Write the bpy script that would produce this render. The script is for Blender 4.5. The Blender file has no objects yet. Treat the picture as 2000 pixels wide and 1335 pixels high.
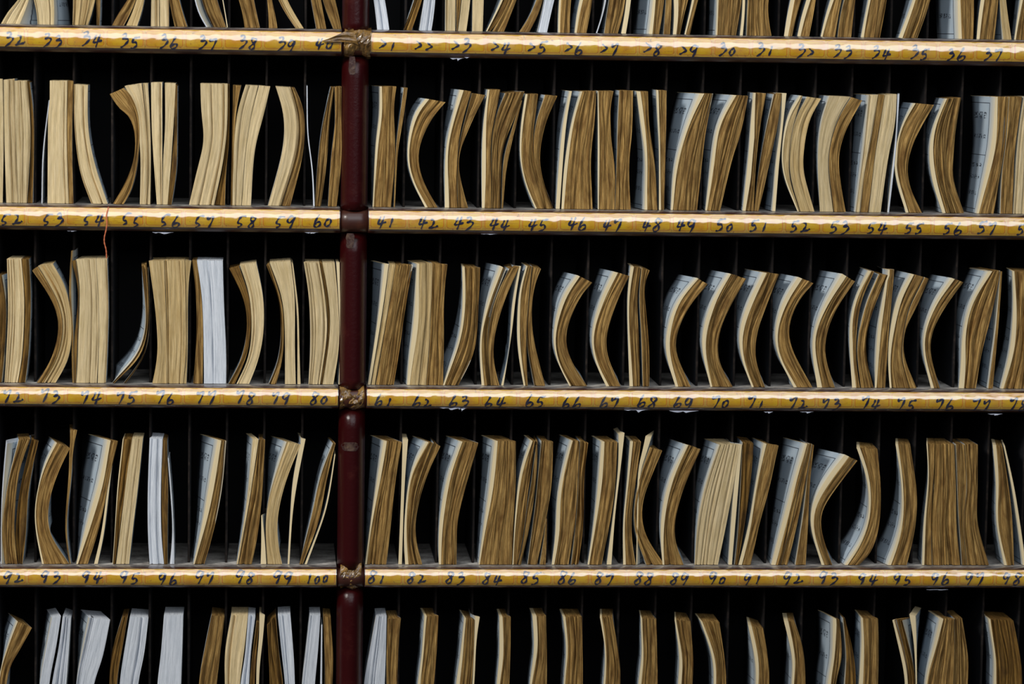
import bpy, math, random
import numpy as np
from mathutils import Vector, Matrix

# ---------------------------------------------------------------- camera, world, light, exposure
SC = bpy.context.scene
W, H, FPX, DIST = 2000.0, 1335.0, 5800.0, 4.06
YAW, PITCH, ROLL = 0.0804, 0.1057, 0.0158
_fw = np.array([math.sin(YAW)*math.cos(PITCH), math.cos(YAW)*math.cos(PITCH), -math.sin(PITCH)])
_r = np.cross(_fw, [0, 0, 1]); _r /= np.linalg.norm(_r)
_u = np.cross(_r, _fw)
_R = _r*math.cos(ROLL) + _u*math.sin(ROLL)
_U = -_r*math.sin(ROLL) + _u*math.cos(ROLL)
CAMP = -_fw*DIST
cd = bpy.data.cameras.new('camera'); cam = bpy.data.objects.new('camera', cd)
SC.collection.objects.link(cam)
cam.matrix_world = Matrix(((_R[0], _U[0], -_fw[0], CAMP[0]), (_R[1], _U[1], -_fw[1], CAMP[1]),
                           (_R[2], _U[2], -_fw[2], CAMP[2]), (0, 0, 0, 1)))
cd.sensor_width = 36.0; cd.lens = FPX/W*36.0
cd.clip_start = 0.05; cd.clip_end = 60
cd.dof.use_dof = True; cd.dof.focus_distance = DIST; cd.dof.aperture_fstop = 3.2
SC.camera = cam

wd = bpy.data.worlds.new('world'); SC.world = wd; wd.use_nodes = True
bg = wd.node_tree.nodes['Background']
bg.inputs[0].default_value = (0.55, 0.68, 1.0, 1); bg.inputs[1].default_value = 0.05

def area(name, loc, target, sx, sy, power, col):
    l = bpy.data.lights.new(name, 'AREA'); l.shape = 'RECTANGLE'; l.size = sx; l.size_y = sy
    l.energy = power; l.color = col
    o = bpy.data.objects.new(name, l); SC.collection.objects.link(o)
    o.location = loc
    o.rotation_euler = (Vector(target)-Vector(loc)).to_track_quat('-Z', 'Y').to_euler()
    return o
area('open_front_daylight', (0.3, -3.3, 2.05), (0.3, 0, 2.05), 3.2, 2.4, 76, (0.90, 0.95, 1.0))
area('ceiling_lamp_light', (0.3, -1.85, 3.3), (0.3, -1.85, 0), 3.0, 2.7, 42, (0.94, 0.97, 1.0))
area('side_lamp_light', (-2.8, -2.25, 2.45), (0, 0, 0.05), 0.8, 0.8, 150, (1.0, 0.97, 0.91))

vs = SC.view_settings
vs.view_transform = 'Standard'; vs.look = 'None'; vs.gamma = 1; vs.use_curve_mapping = False
vs.exposure = -0.2

# ---------------------------------------------------------------- helpers
def UN(px, py, y=0.0):
    """point of the place seen at photo pixel (px, py) on the plane at depth y"""
    d = _fw*FPX + _R*(px-W/2) + _U*(H/2-py)
    return CAMP + d*((y-CAMP[1])/d[1])

def link(name, verts, faces, mats, parent=None, uvs=None, midx=None, smooth=True, loc=None):
    me = bpy.data.meshes.new(name)
    if loc is not None:
        verts = [(v[0]-loc[0], v[1]-loc[1], v[2]-loc[2]) for v in verts]
    me.from_pydata([tuple(map(float, v)) for v in verts], [], faces)
    for m in mats: me.materials.append(m)
    if midx: me.polygons.foreach_set('material_index', midx)
    if uvs:
        ul = me.uv_layers.new(name='UVMap')
        flat = [c for f in uvs for uv in f for c in uv]
        ul.data.foreach_set('uv', flat)
    me.polygons.foreach_set('use_smooth', [smooth]*len(me.polygons))
    me.update()
    o = bpy.data.objects.new(name, me); SC.collection.objects.link(o)
    if parent is not None: o.parent = parent
    elif loc is not None: o.location = loc
    return o

def root(name, loc):
    o = bpy.data.objects.new(name, None); SC.collection.objects.link(o); o.location = loc
    o.empty_display_size = 0.02
    return o

def tag(o, label=None, cat=None, group=None, kind=None):
    for k, v in (('label', label), ('category', cat), ('group', group), ('kind', kind)):
        if v: o[k] = v
    return o

def box(name, a, b, mat, parent=None, bev=0.0, loc=None):
    x0, y0, z0 = a; x1, y1, z1 = b
    v = [(x0,y0,z0),(x1,y0,z0),(x1,y1,z0),(x0,y1,z0),(x0,y0,z1),(x1,y0,z1),(x1,y1,z1),(x0,y1,z1)]
    f = [(0,3,2,1),(4,5,6,7),(0,1,5,4),(1,2,6,5),(2,3,7,6),(3,0,4,7)]
    o = link(name, v, f, [mat], parent, smooth=False, loc=loc)
    if bev:
        m = o.modifiers.new('edge', 'BEVEL'); m.width = bev; m.segments = 2
    return o

# ---------------------------------------------------------------- materials
def newmat(name):
    m = bpy.data.materials.new(name); m.use_nodes = True
    nt = m.node_tree; b = nt.nodes['Principled BSDF']
    return m, nt, b
def N(nt, t, **kw):
    n = nt.nodes.new(t)
    for k, v in kw.items(): setattr(n, k, v)
    return n
def ramp(nt, stops):
    r = nt.nodes.new('ShaderNodeValToRGB'); e = r.color_ramp.elements
    while len(e) < len(stops): e.new(0.5)
    for i, (p, c) in enumerate(stops):
        e[i].position = p; e[i].color = (*c, 1)
    return r
def math_(nt, op, a, b=None, c=None):
    n = nt.nodes.new('ShaderNodeMath'); n.operation = op
    for i, v in enumerate((a, b, c)):
        if v is None: continue
        if isinstance(v, (int, float)): n.inputs[i].default_value = v
        else: nt.links.new(v, n.inputs[i])
    return n.outputs[0]
def mixc(nt, fac, a, b, mode='MIX'):
    n = nt.nodes.new('ShaderNodeMix'); n.data_type = 'RGBA'; n.blend_type = mode
    for i, v in ((0, fac), (6, a), (7, b)):
        if isinstance(v, (int, float)): n.inputs[i].default_value = v
        elif isinstance(v, tuple): n.inputs[i].default_value = (*v, 1)
        else: nt.links.new(v, n.inputs[i])
    return n.outputs[2]

def edge_mat(name, dark, mid, light, stain, stain_amt, contrast, bump):
    """cut edges of stacked paper: fine lines that follow the sheets, aged by handling"""
    m, nt, b = newmat(name)
    uv = N(nt, 'ShaderNodeUVMap'); oi = N(nt, 'ShaderNodeObjectInfo')
    rnd = math_(nt, 'MULTIPLY', oi.outputs['Random'], 57.0)
    add = N(nt, 'ShaderNodeVectorMath', operation='ADD'); nt.links.new(uv.outputs[0], add.inputs[0])
    nt.links.new(rnd, add.inputs[1])
    mp = N(nt, 'ShaderNodeMapping'); mp.inputs['Scale'].default_value = (13.0, 0.13, 1); nt.links.new(add.outputs[0], mp.inputs[0])
    n1 = N(nt, 'ShaderNodeTexNoise'); n1.inputs['Scale'].default_value = 1.6; n1.inputs['Detail'].default_value = 6; n1.inputs['Roughness'].default_value = 0.75
    nt.links.new(mp.outputs[0], n1.inputs['Vector'])
    mp2 = N(nt, 'ShaderNodeMapping'); mp2.inputs['Scale'].default_value = (1.0, 0.22, 1); nt.links.new(add.outputs[0], mp2.inputs[0])
    n2 = N(nt, 'ShaderNodeTexNoise'); n2.inputs['Scale'].default_value = 1.3; n2.inputs['Detail'].default_value = 4; n2.inputs['Distortion'].default_value = 0.5
    nt.links.new(mp2.outputs[0], n2.inputs['Vector'])
    r = ramp(nt, [(0.5-contrast, dark), (0.5, mid), (0.5+contrast, light)]); nt.links.new(n1.outputs['Fac'], r.inputs[0])
    st = N(nt, 'ShaderNodeMapRange'); st.inputs[1].default_value = 0.48; st.inputs[2].default_value = 0.72
    st.inputs[4].default_value = stain_amt; nt.links.new(n2.outputs['Fac'], st.inputs[0])
    c = mixc(nt, st.outputs[0], r.outputs[0], stain)
    hsv = N(nt, 'ShaderNodeHueSaturation'); nt.links.new(c, hsv.inputs['Color'])
    v = math_(nt, 'MULTIPLY_ADD', oi.outputs['Random'], 0.24, 0.88); nt.links.new(v, hsv.inputs['Value'])
    nt.links.new(hsv.outputs[0], b.inputs['Base Color'])
    b.inputs['Roughness'].default_value = 0.75
    b.inputs['Specular IOR Level'].default_value = 0.25
    bp = N(nt, 'ShaderNodeBump'); bp.inputs['Strength'].default_value = bump; bp.inputs['Distance'].default_value = 0.001
    nt.links.new(n1.outputs['Fac'], bp.inputs['Height']); nt.links.new(bp.outputs[0], b.inputs['Normal'])
    return m

EDGE = {
 'b': edge_mat('aged_brown_paper_edges', (0.07,0.030,0.004), (0.32,0.180,0.048), (0.56,0.36,0.125), (0.13,0.060,0.012), 0.85, 0.11, 1.0),
 'd': edge_mat('dark_brown_paper_edges', (0.035,0.014,0.002), (0.19,0.095,0.016), (0.38,0.22,0.055), (0.06,0.026,0.007), 0.75, 0.13, 1.0),
 't': edge_mat('tan_paper_edges', (0.22,0.14,0.05), (0.56,0.40,0.18), (0.76,0.60,0.34), (0.40,0.26,0.09), 0.5, 0.17, 0.8),
 'c': edge_mat('cream_paper_edges', (0.30,0.22,0.09), (0.75,0.58,0.32), (0.90,0.76,0.50), (0.56,0.41,0.19), 0.5, 0.20, 0.8),
 'w': edge_mat('white_paper_edges', (0.30,0.34,0.40), (0.72,0.76,0.82), (0.88,0.90,0.94), (0.62,0.67,0.74), 0.3, 0.18, 0.8),
}
def cover_mat():
    m, nt, b = newmat('cream_sheet_edges')
    b.inputs['Base Color'].default_value = (0.78, 0.63, 0.37, 1); b.inputs['Roughness'].default_value = 0.7
    return m
COVER = cover_mat()

def page_mat():
    """printed slip: thin ruled frame, a middle rule and rows of small characters"""
    m, nt, b = newmat('printed_page')
    uv = N(nt, 'ShaderNodeUVMap'); sp = N(nt, 'ShaderNodeSeparateXYZ'); nt.links.new(uv.outputs[0], sp.inputs[0])
    u, v = sp.outputs[0], sp.outputs[1]
    def band(x, c, w): return math_(nt, 'LESS_THAN', math_(nt, 'ABSOLUTE', math_(nt, 'SUBTRACT', x, c)), w)
    inframe = math_(nt, 'GREATER_THAN', u, 0.20)
    lines = band(v, 0.945, 0.0035)
    for c in (0.50, 0.035): lines = math_(nt, 'MAXIMUM', lines, band(v, c, 0.003))
    lines = math_(nt, 'MULTIPLY', lines, inframe)
    lines = math_(nt, 'MAXIMUM', lines, math_(nt, 'MULTIPLY', band(u, 0.21, 0.012), math_(nt, 'LESS_THAN', band(v, 0.97, 0.025), 0.5)))
    # characters
    rows = band(v, 0.84, 0.028)
    for c in (0.66, 0.41, 0.31, 0.17): rows = math_(nt, 'MAXIMUM', rows, band(v, c, 0.018))
    cu = math_(nt, 'FRACT', math_(nt, 'MULTIPLY', u, 4.6))
    cols = math_(nt, 'MULTIPLY', math_(nt, 'GREATER_THAN', cu, 0.25), math_(nt, 'MULTIPLY', math_(nt, 'GREATER_THAN', u, 0.33), math_(nt, 'LESS_THAN', u, 0.9)))
    mp = N(nt, 'ShaderNodeMapping'); mp.inputs['Scale'].default_value = (15, 95, 1); nt.links.new(uv.outputs[0], mp.inputs[0])
    vo = N(nt, 'ShaderNodeTexNoise'); vo.inputs['Scale'].default_value = 1.0; vo.inputs['Detail'].default_value = 1
    nt.links.new(mp.outputs[0], vo.inputs['Vector'])
    glyph = math_(nt, 'GREATER_THAN', vo.outputs['Fac'], 0.50)
    glyph = math_(nt, 'MULTIPLY', math_(nt, 'MULTIPLY', rows, cols), glyph)
    ink = math_(nt, 'MAXIMUM', lines, glyph)
    nz = N(nt, 'ShaderNodeTexNoise'); nz.inputs['Scale'].default_value = 4
    nt.links.new(uv.outputs[0], nz.inputs['Vector'])
    paper = ramp(nt, [(0.3, (0.34,0.42,0.50)), (0.7, (0.42,0.49,0.55))]); nt.links.new(nz.outputs['Fac'], paper.inputs[0])  # white paper, with the cool bluish shade on it put into its colour
    mg = N(nt, 'ShaderNodeMapRange'); mg.inputs[1].default_value = 0.24; mg.inputs[2].default_value = 0.02; nt.links.new(u, mg.inputs[0])
    pc = mixc(nt, mg.outputs[0], paper.outputs[0], (0.66,0.60,0.46))
    c = mixc(nt, ink, pc, (0.05,0.06,0.08))
    nt.links.new(c, b.inputs['Base Color']); b.inputs['Roughness'].default_value = 0.8
    return m
PAGE = page_mat()

def plain(name, col, rough=0.5, noise=None, spec=0.5, coat=0.0, bump=0.0, bscale=60):
    m, nt, b = newmat(name)
    b.inputs['Base Color'].default_value = (*col, 1); b.inputs['Roughness'].default_value = rough
    b.inputs['Specular IOR Level'].default_value = spec; b.inputs['Coat Weight'].default_value = coat
    b.inputs['Coat Roughness'].default_value = 0.15
    tc = N(nt, 'ShaderNodeTexCoord')
    if noise:
        n = N(nt, 'ShaderNodeTexNoise'); n.inputs['Scale'].default_value = noise[0]; n.inputs['Detail'].default_value = 6; n.inputs['Roughness'].default_value = 0.65
        nt.links.new(tc.outputs['Object'], n.inputs['Vector'])
        r = ramp(nt, [(noise[1], col), (noise[2], noise[3])]); nt.links.new(n.outputs['Fac'], r.inputs[0])
        nt.links.new(r.outputs[0], b.inputs['Base Color'])
    if bump:
        n = N(nt, 'ShaderNodeTexNoise'); n.inputs['Scale'].default_value = bscale; n.inputs['Detail'].default_value = 5
        nt.links.new(tc.outputs['Object'], n.inputs['Vector'])
        bp = N(nt, 'ShaderNodeBump'); bp.inputs['Strength'].default_value = bump; bp.inputs['Distance'].default_value = 0.002
        nt.links.new(n.outputs['Fac'], bp.inputs['Height']); nt.links.new(bp.outputs[0], b.inputs['Normal'])
    return m
BLACKWOOD = plain('black_lacquered_wood', (0.006,0.006,0.007), 0.6, spec=0.2)
DIVIDER = plain('dusty_dark_board', (0.012,0.009,0.008), 0.85, (90, 0.5, 0.75, (0.05,0.036,0.028)), spec=0.2, bump=0.3, bscale=300)
DARKBOARD = plain('black_divider_board', (0.010,0.010,0.012), 0.8, (120, 0.55, 0.8, (0.03,0.03,0.03)), spec=0.2)
DUSTY = plain('dusty_shelf_top', (0.16,0.145,0.135), 0.85, (35, 0.35, 0.62, (0.50,0.47,0.43)), spec=0.2)
RAILWOOD = plain('dark_brown_lacquer', (0.045,0.012,0.007), 0.4, (40, 0.45, 0.7, (0.085,0.024,0.010)), coat=0.2)
REDLAC = plain('dark_red_lacquer', (0.030,0.0016,0.002), 0.30, (30, 0.55, 0.75, (0.05,0.008,0.006)), spec=0.35, bump=0.15, bscale=250)
REDSCUFF = plain('scuffed_lacquer', (0.03,0.006,0.005), 0.6, (110, 0.45, 0.75, (0.12,0.07,0.04)), bump=0.5, bscale=200)
GREYEDGE = plain('worn_grey_edge', (0.13,0.115,0.11), 0.6, (50, 0.4, 0.65, (0.34,0.31,0.29)), spec=0.4, bump=0.3, bscale=200)
BROWNTAPE = plain('brown_crumpled_tape', (0.09,0.045,0.012), 0.22, (70, 0.4, 0.68, (0.34,0.19,0.05)), spec=0.7, coat=0.6, bump=0.8, bscale=120)
INK = plain('blue_black_ink', (0.008,0.010,0.045), 0.6, spec=0.2)
THREAD = plain('orange_red_thread', (0.62,0.17,0.07), 0.8)
FLAP = plain('torn_plastic_film', (0.42,0.45,0.55), 0.12, spec=0.9, coat=0.8)

def label_mat():
    m, nt, b = newmat('yellow_number_label')
    uv = N(nt, 'ShaderNodeUVMap'); sp = N(nt, 'ShaderNodeSeparateXYZ'); nt.links.new(uv.outputs[0], sp.inputs[0])
    u, v = sp.outputs[0], sp.outputs[1]
    # rounded red border inside the sticker: uv in mm, u across (0..wid stored as 0..1)
    ax = math_(nt, 'ABSOLUTE', math_(nt, 'SUBTRACT', u, 0.5)); ay = math_(nt, 'ABSOLUTE', math_(nt, 'SUBTRACT', v, 0.5))
    qx = math_(nt, 'MAXIMUM', math_(nt, 'SUBTRACT', math_(nt, 'MULTIPLY', ax, 51.0), 19.5), 0.0)
    qy = math_(nt, 'MAXIMUM', math_(nt, 'SUBTRACT', math_(nt, 'MULTIPLY', ay, 38.0), 11.0), 0.0)
    d = math_(nt, 'SQRT', math_(nt, 'ADD', math_(nt, 'MULTIPLY', qx, qx), math_(nt, 'MULTIPLY', qy, qy)))
    line = math_(nt, 'LESS_THAN', math_(nt, 'ABSOLUTE', math_(nt, 'SUBTRACT', d, 4.0)), 0.45)
    tc = N(nt, 'ShaderNodeTexCoord')
    n = N(nt, 'ShaderNodeTexNoise'); n.inputs['Scale'].default_value = 55; n.inputs['Detail'].default_value = 5
    nt.links.new(tc.outputs['Object'], n.inputs['Vector'])
    base = ramp(nt, [(0.30, (0.72,0.34,0.004)), (0.52, (0.78,0.46,0.006)), (0.75, (0.82,0.55,0.02))]); nt.links.new(n.outputs['Fac'], base.inputs[0])
    outer = math_(nt, 'GREATER_THAN', d, 4.4)
    c = mixc(nt, math_(nt, 'MULTIPLY', outer, 0.35), base.outputs[0], (0.90,0.56,0.14))
    lnz = math_(nt, 'MULTIPLY', line, math_(nt, 'MULTIPLY_ADD', n.outputs['Fac'], 0.9, 0.25))
    c = mixc(nt, lnz, c, (0.62,0.10,0.012))
    n2 = N(nt, 'ShaderNodeTexNoise'); n2.inputs['Scale'].default_value = 260; n2.inputs['Detail'].default_value = 3
    nt.links.new(tc.outputs['Object'], n2.inputs['Vector'])
    dirt = N(nt, 'ShaderNodeMapRange'); dirt.inputs[1].default_value = 0.62; dirt.inputs[2].default_value = 0.74; dirt.inputs[4].default_value = 0.7
    nt.links.new(n2.outputs['Fac'], dirt.inputs[0])
    c = mixc(nt, dirt.outputs[0], c, (0.25,0.09,0.02))
    mp = N(nt, 'ShaderNodeMapping'); mp.inputs['Scale'].default_value = (0.12, 1, 1); nt.links.new(tc.outputs['Object'], mp.inputs[0])
    n3 = N(nt, 'ShaderNodeTexNoise'); n3.inputs['Scale'].default_value = 420; n3.inputs['Detail'].default_value = 3; nt.links.new(mp.outputs[0], n3.inputs['Vector'])
    sc_ = N(nt, 'ShaderNodeMapRange'); sc_.inputs[1].default_value = 0.58; sc_.inputs[2].default_value = 0.75; sc_.inputs[4].default_value = 0.6
    nt.links.new(n3.outputs['Fac'], sc_.inputs[0])
    c = mixc(nt, sc_.outputs[0], c, (0.42,0.17,0.012))
    nt.links.new(c, b.inputs['Base Color']); b.inputs['Roughness'].default_value = 0.6; b.inputs['Specular IOR Level'].default_value = 0.3
    return m
LABEL = label_mat()

def tape_mat():
    """clear sticky tape, hazy and crinkled with age"""
    m, nt, b = newmat('clear_sticky_tape')
    nt.nodes.remove(b); out = nt.nodes['Material Output']
    tr = N(nt, 'ShaderNodeBsdfTransparent'); gl = N(nt, 'ShaderNodeBsdfGlossy'); df = N(nt, 'ShaderNodeBsdfDiffuse')
    gl.inputs['Roughness'].default_value = 0.14; gl.inputs['Color'].default_value = (0.96,0.97,1,1); df.inputs[0].default_value = (0.85,0.82,0.78,1)
    tc = N(nt, 'ShaderNodeTexCoord')
    mp = N(nt, 'ShaderNodeMapping'); mp.inputs['Scale'].default_value = (0.35, 1, 1); nt.links.new(tc.outputs['Object'], mp.inputs[0])
    n = N(nt, 'ShaderNodeTexNoise'); n.inputs['Scale'].default_value = 70; n.inputs['Detail'].default_value = 5; n.inputs['Roughness'].default_value = 0.6; n.inputs['Distortion'].default_value = 0.6
    nt.links.new(mp.outputs[0], n.inputs['Vector'])
    bp = N(nt, 'ShaderNodeBump'); bp.inputs['Strength'].default_value = 0.05; bp.inputs['Distance'].default_value = 0.0015
    nt.links.new(n.outputs['Fac'], bp.inputs['Height'])
    nt.links.new(bp.outputs[0], gl.inputs['Normal'])
    ge = N(nt, 'ShaderNodeNewGeometry'); dp = N(nt, 'ShaderNodeVectorMath', operation='DOT_PRODUCT')
    nt.links.new(bp.outputs[0], dp.inputs[0]); nt.links.new(ge.outputs['Incoming'], dp.inputs[1])
    ca = math_(nt, 'SUBTRACT', 1.0, math_(nt, 'MINIMUM', math_(nt, 'ABSOLUTE', dp.outputs['Value']), 1.0))
    frv = math_(nt, 'MULTIPLY_ADD', math_(nt, 'POWER', ca, 5.0), 0.74, 0.22)   # thin film: same from both sides
    n3 = N(nt, 'ShaderNodeTexNoise'); n3.inputs['Scale'].default_value = 38; n3.inputs['Detail'].default_value = 6
    nt.links.new(tc.outputs['Object'], n3.inputs['Vector'])
    hz = N(nt, 'ShaderNodeMapRange'); hz.inputs[1].default_value = 0.45; hz.inputs[2].default_value = 0.75; hz.inputs[3].default_value = 0.0; hz.inputs[4].default_value = 0.06
    nt.links.new(n3.outputs['Fac'], hz.inputs[0])
    m1 = N(nt, 'ShaderNodeMixShader'); nt.links.new(hz.outputs[0], m1.inputs[0]); nt.links.new(tr.outputs[0], m1.inputs[1]); nt.links.new(df.outputs[0], m1.inputs[2])
    m2 = N(nt, 'ShaderNodeMixShader'); nt.links.new(frv, m2.inputs[0]); nt.links.new(m1.outputs[0], m2.inputs[1]); nt.links.new(gl.outputs[0], m2.inputs[2])
    nt.links.new(m2.outputs[0], out.inputs[0])
    return m
TAPE = tape_mat()
# ---------------------------------------------------------------- cabinet
DIV_L = [-0.6975,-0.6475,-0.5955,-0.5440,-0.4920,-0.4388,-0.3878,-0.3368,-0.2848]
DIV_R = [-0.1495,-0.0985,-0.0477,0.0028,0.0545,0.1054,0.1563,0.2082,0.2588,0.3107,0.3609,0.4146,0.4653,0.5172,0.5680,0.6195,0.6725,0.7240]
PX0, PX1 = -0.2360, -0.1990            # the post
XL, XR = -0.7480, 0.7750
CELL_L = [XL] + DIV_L + [PX0+0.0008]
CELL_R = [PX1-0.0008] + DIV_R + [XR]
# rails: bottom z, height  (index 0 = above the frame, 5 = below it)
RZ = [0.6225, 0.3850, 0.1470, -0.0925, -0.3395, -0.5880]
RH = [0.033, 0.0355, 0.0345, 0.0310, 0.0295, 0.030]
RF = -0.019                             # rail front
SHELF = [RZ[i]+RH[i]+0.0005 for i in range(6)]
BACK = 0.175
FLOORZ = -1.25
tag(box('wall_back', (-2.5, BACK+0.014, FLOORZ), (2.5, BACK+0.12, 2.9), plain('plaster_wall', (0.18,0.17,0.15), 0.9)), kind='structure')
tag(box('floor', (-2.5, -5.0, FLOORZ-0.1), (2.5, BACK+0.12, FLOORZ), plain('stone_floor', (0.05,0.045,0.04), 0.8)), kind='structure')
rng = random.Random(4)

def profile(h, n=14, off=0.0, a0=-100, a1=96):
    """rounded rail nose: list of (y, z, ny, nz, arc) from the underside up over the top"""
    pts = []
    ry, rz = 0.0150, h/2
    for i in range(n+1):
        a = math.radians(a0 + (a1-a0)*i/n)
        e = 0.92
        c, s = math.cos(a), math.sin(a)
        cy = math.copysign(abs(c)**e, c); sz = math.copysign(abs(s)**e, s)
        ny, nz = -c/ry, s/rz; l = math.hypot(ny, nz); ny /= l; nz /= l
        pts.append([RF+ry-ry*cy + ny*off, h/2 + rz*sz + nz*off, ny, nz])
    arc = [0.0]
    for i in range(1, len(pts)): arc.append(arc[-1]+math.hypot(pts[i][0]-pts[i-1][0], pts[i][1]-pts[i-1][1]))
    return [(*p, a) for p, a in zip(pts, arc)]
def prof_at(pr, s):
    s = min(max(s, 0), pr[-1][4])
    for i in range(1, len(pr)):
        if pr[i][4] >= s:
            t = (s-pr[i-1][4])/max(1e-9, pr[i][4]-pr[i-1][4])
            return [pr[i-1][k]*(1-t)+pr[i][k]*t for k in range(4)]
    return list(pr[-1][:4])

def rail_mesh(name, x0, x1, z0, h, off, mat, parent, a0=-100, a1=96, n=18, seg=0.01, wob=0.0, ends=True, back=0.004, loc=None):
    pr = profile(h, n, off, a0, a1); V = []; F = []
    k = max(2, int((x1-x0)/seg)); r = random.Random(int(abs(x0*1000))+int(z0*1000)+7)
    ph = [r.uniform(0, 6.28) for _ in range(6)]
    for i in range(k+1):
        x = x0+(x1-x0)*i/k
        for j, p in enumerate(pr):
            w = wob*(math.sin(x*190+ph[0]+j*0.7)+0.6*math.sin(x*431+ph[1]-j*1.3)+0.5*math.sin(x*77+ph[2]+j*2.1))/2
            V.append((x, p[0]+p[2]*w, z0+p[1]+p[3]*w))
        if ends:
            V.append((x, back, z0+h)); V.append((x, back, z0))
    m = len(pr)+(2 if ends else 0)
    for i in range(k):
        rngj = m if ends else m-1
        for j in range(rngj):
            a, b = i*m+j, i*m+(j+1) % m
            F.append((a, a+m, b+m, b))
    if ends: F.append(tuple(range(m))); F.append(tuple(range(k*m+m-1, k*m-1, -1)))
    return link(name, V, F, [mat], parent, loc=loc)

# handwritten digits: strokes in a box 0..1 wide, 0..1 high
DIG = {
 '0': [[(0.55,0.72),(0.25,0.6),(0.12,0.3),(0.3,0.12),(0.62,0.25),(0.78,0.55),(0.62,0.75),(0.42,0.7)]],
 '1': [[(0.62,0.9),(0.5,0.5),(0.34,0.08)]],
 '2': [[(0.2,0.82),(0.5,0.78),(0.52,0.55),(0.3,0.3),(0.1,0.18),(0.45,0.24),(0.85,0.32),(0.98,0.42)]],
 '>': [[(0.25,0.85),(0.6,0.66),(0.85,0.52),(0.5,0.36),(0.12,0.2)]],
 '3': [[(0.2,0.85),(0.55,0.95),(0.62,0.75),(0.3,0.58),(0.72,0.62),(0.85,0.48),(0.55,0.2),(0.15,-0.02)]],
 '4': [[(0.42,0.88),(0.28,0.6),(0.16,0.36),(0.55,0.38),(1.02,0.5)],[(0.80,0.92),(0.62,0.5),(0.42,-0.02)]],
 '5': [[(0.35,0.88),(0.2,0.52),(0.55,0.55),(0.68,0.32),(0.4,0.12),(0.05,0.08)],[(0.35,0.88),(0.7,0.9),(1.0,0.95)]],
 'S': [[(0.95,0.82),(0.5,0.82),(0.2,0.6),(0.12,0.35),(0.4,0.3),(0.45,0.15),(0.1,0.0)]],
 '6': [[(0.62,1.0),(0.3,0.6),(0.12,0.22),(0.35,0.05),(0.72,0.2),(0.75,0.42),(0.45,0.42),(0.18,0.25)]],
 '7': [[(0.12,0.72),(0.2,0.92),(0.16,0.72),(0.4,0.8),(0.78,0.95),(0.7,0.6),(0.35,0.0)]],
 '8': [[(0.75,0.88),(0.42,0.95),(0.3,0.72),(0.6,0.5),(0.62,0.2),(0.3,0.05),(0.12,0.25),(0.5,0.52),(0.85,0.8),(0.72,0.92)]],
 '9': [[(0.75,0.85),(0.4,0.92),(0.1,0.62),(0.3,0.45),(0.62,0.62),(0.8,0.88),(0.66,0.5),(0.38,-0.02)]],
}
def smooth_poly(P, n=6):
    P = [np.array(p, float) for p in P]; out = []
    Q = [2*P[0]-P[1]] + P + [2*P[-1]-P[-2]]
    for i in range(1, len(Q)-2):
        for k in range(n):
            t = k/n
            out.append(0.5*((2*Q[i])+(-Q[i-1]+Q[i+1])*t+(2*Q[i-1]-5*Q[i]+4*Q[i+1]-Q[i+2])*t*t+(-Q[i-1]+3*Q[i]-3*Q[i+1]+Q[i+2])*t**3))
    out.append(Q[-2]); return out

def number_label(num, x0, x1, cx, z0, h, parent, style, loc):
    prl = profile(h, 40, 0.0004, -36, 52); pri = profile(h, 60, 0.0008, -100, 96)
    L = prl[-1][4]; V = []; F = []; UV = []; MI = []
    nx, ns = 6, 14
    g = 0.0001
    for i in range(nx+1):
        for j in range(ns+1):
            p = prof_at(prl, L*j/ns); V.append((x0+g+(x1-x0-2*g)*i/nx, p[0], z0+p[1]))
    for i in range(nx):
        for j in range(ns):
            a = i*(ns+1)+j; F.append((a, a+ns+1, a+ns+2, a+1))
            UV.append([(i/nx, j/ns), ((i+1)/nx, j/ns), ((i+1)/nx, (j+1)/ns), (i/nx, (j+1)/ns)]); MI.append(0)
    blank = num is None; num = num or 0
    r = random.Random(num*7+int(x0*100))
    total = pri[-1][4]; s0 = total*0.30 + 0.0022 + r.uniform(-.001, .001) + style.get('ds', 0)
    hh = style.get('h', 0.0192); ww = 0.0130; step = 0.0145
    txt = '' if blank else str(num)
    if style.get('two') : txt = txt.replace('2', '>')
    if style.get('five'): txt = txt.replace('5', 'S')
    if len(txt) == 3: step = 0.0115; ww = 0.010
    xs = cx - (step*max(0, len(txt)-1)+ww)/2
    for k, ch in enumerate(txt):
        sc = r.uniform(0.9, 1.08); dx0 = xs+k*step; dz = s0 + (-0.0015 if k % 2 else 0.0) + r.uniform(-.0008, .0008)
        if ch in '>01' and k: sc *= 0.85; dz += 0.001
        for st in DIG[ch]:
            pts = smooth_poly([(p[0]+(p[1]-0.5)*0.12, p[1]) for p in st])
            n = len(pts); base = len(V)
            for i, p in enumerate(pts):
                a = pts[max(0, i-1)]; b = pts[min(n-1, i+1)]
                t = np.array([(b[0]-a[0])*ww, (b[1]-a[1])*hh]); t /= (np.linalg.norm(t)+1e-9)
                nrm = np.array([-t[1], t[0]])
                wdt = (0.0013 if i not in (0, n-1) else 0.0006)*(0.9+0.35*math.sin(i*0.7+k*2+num))
                for sg in (1, -1):
                    X = dx0+p[0]*ww*sc+nrm[0]*wdt*sg; S = dz+p[1]*hh*sc+nrm[1]*wdt*sg
                    q = prof_at(pri, S); V.append((X, q[0]-0.0001*k*0.2, z0+q[1]))
            for i in range(n-1):
                a = base+2*i; F.append((a, a+1, a+3, a+2)); UV.append([(0,0)]*4); MI.append(1)
    o = link('number_label', V, F, [LABEL, INK], parent, UV, MI, loc=loc)
    o['label'] = 'blank scuffed yellow label' if blank else 'yellow label with red rim reading %d' % num
    return o

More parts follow.
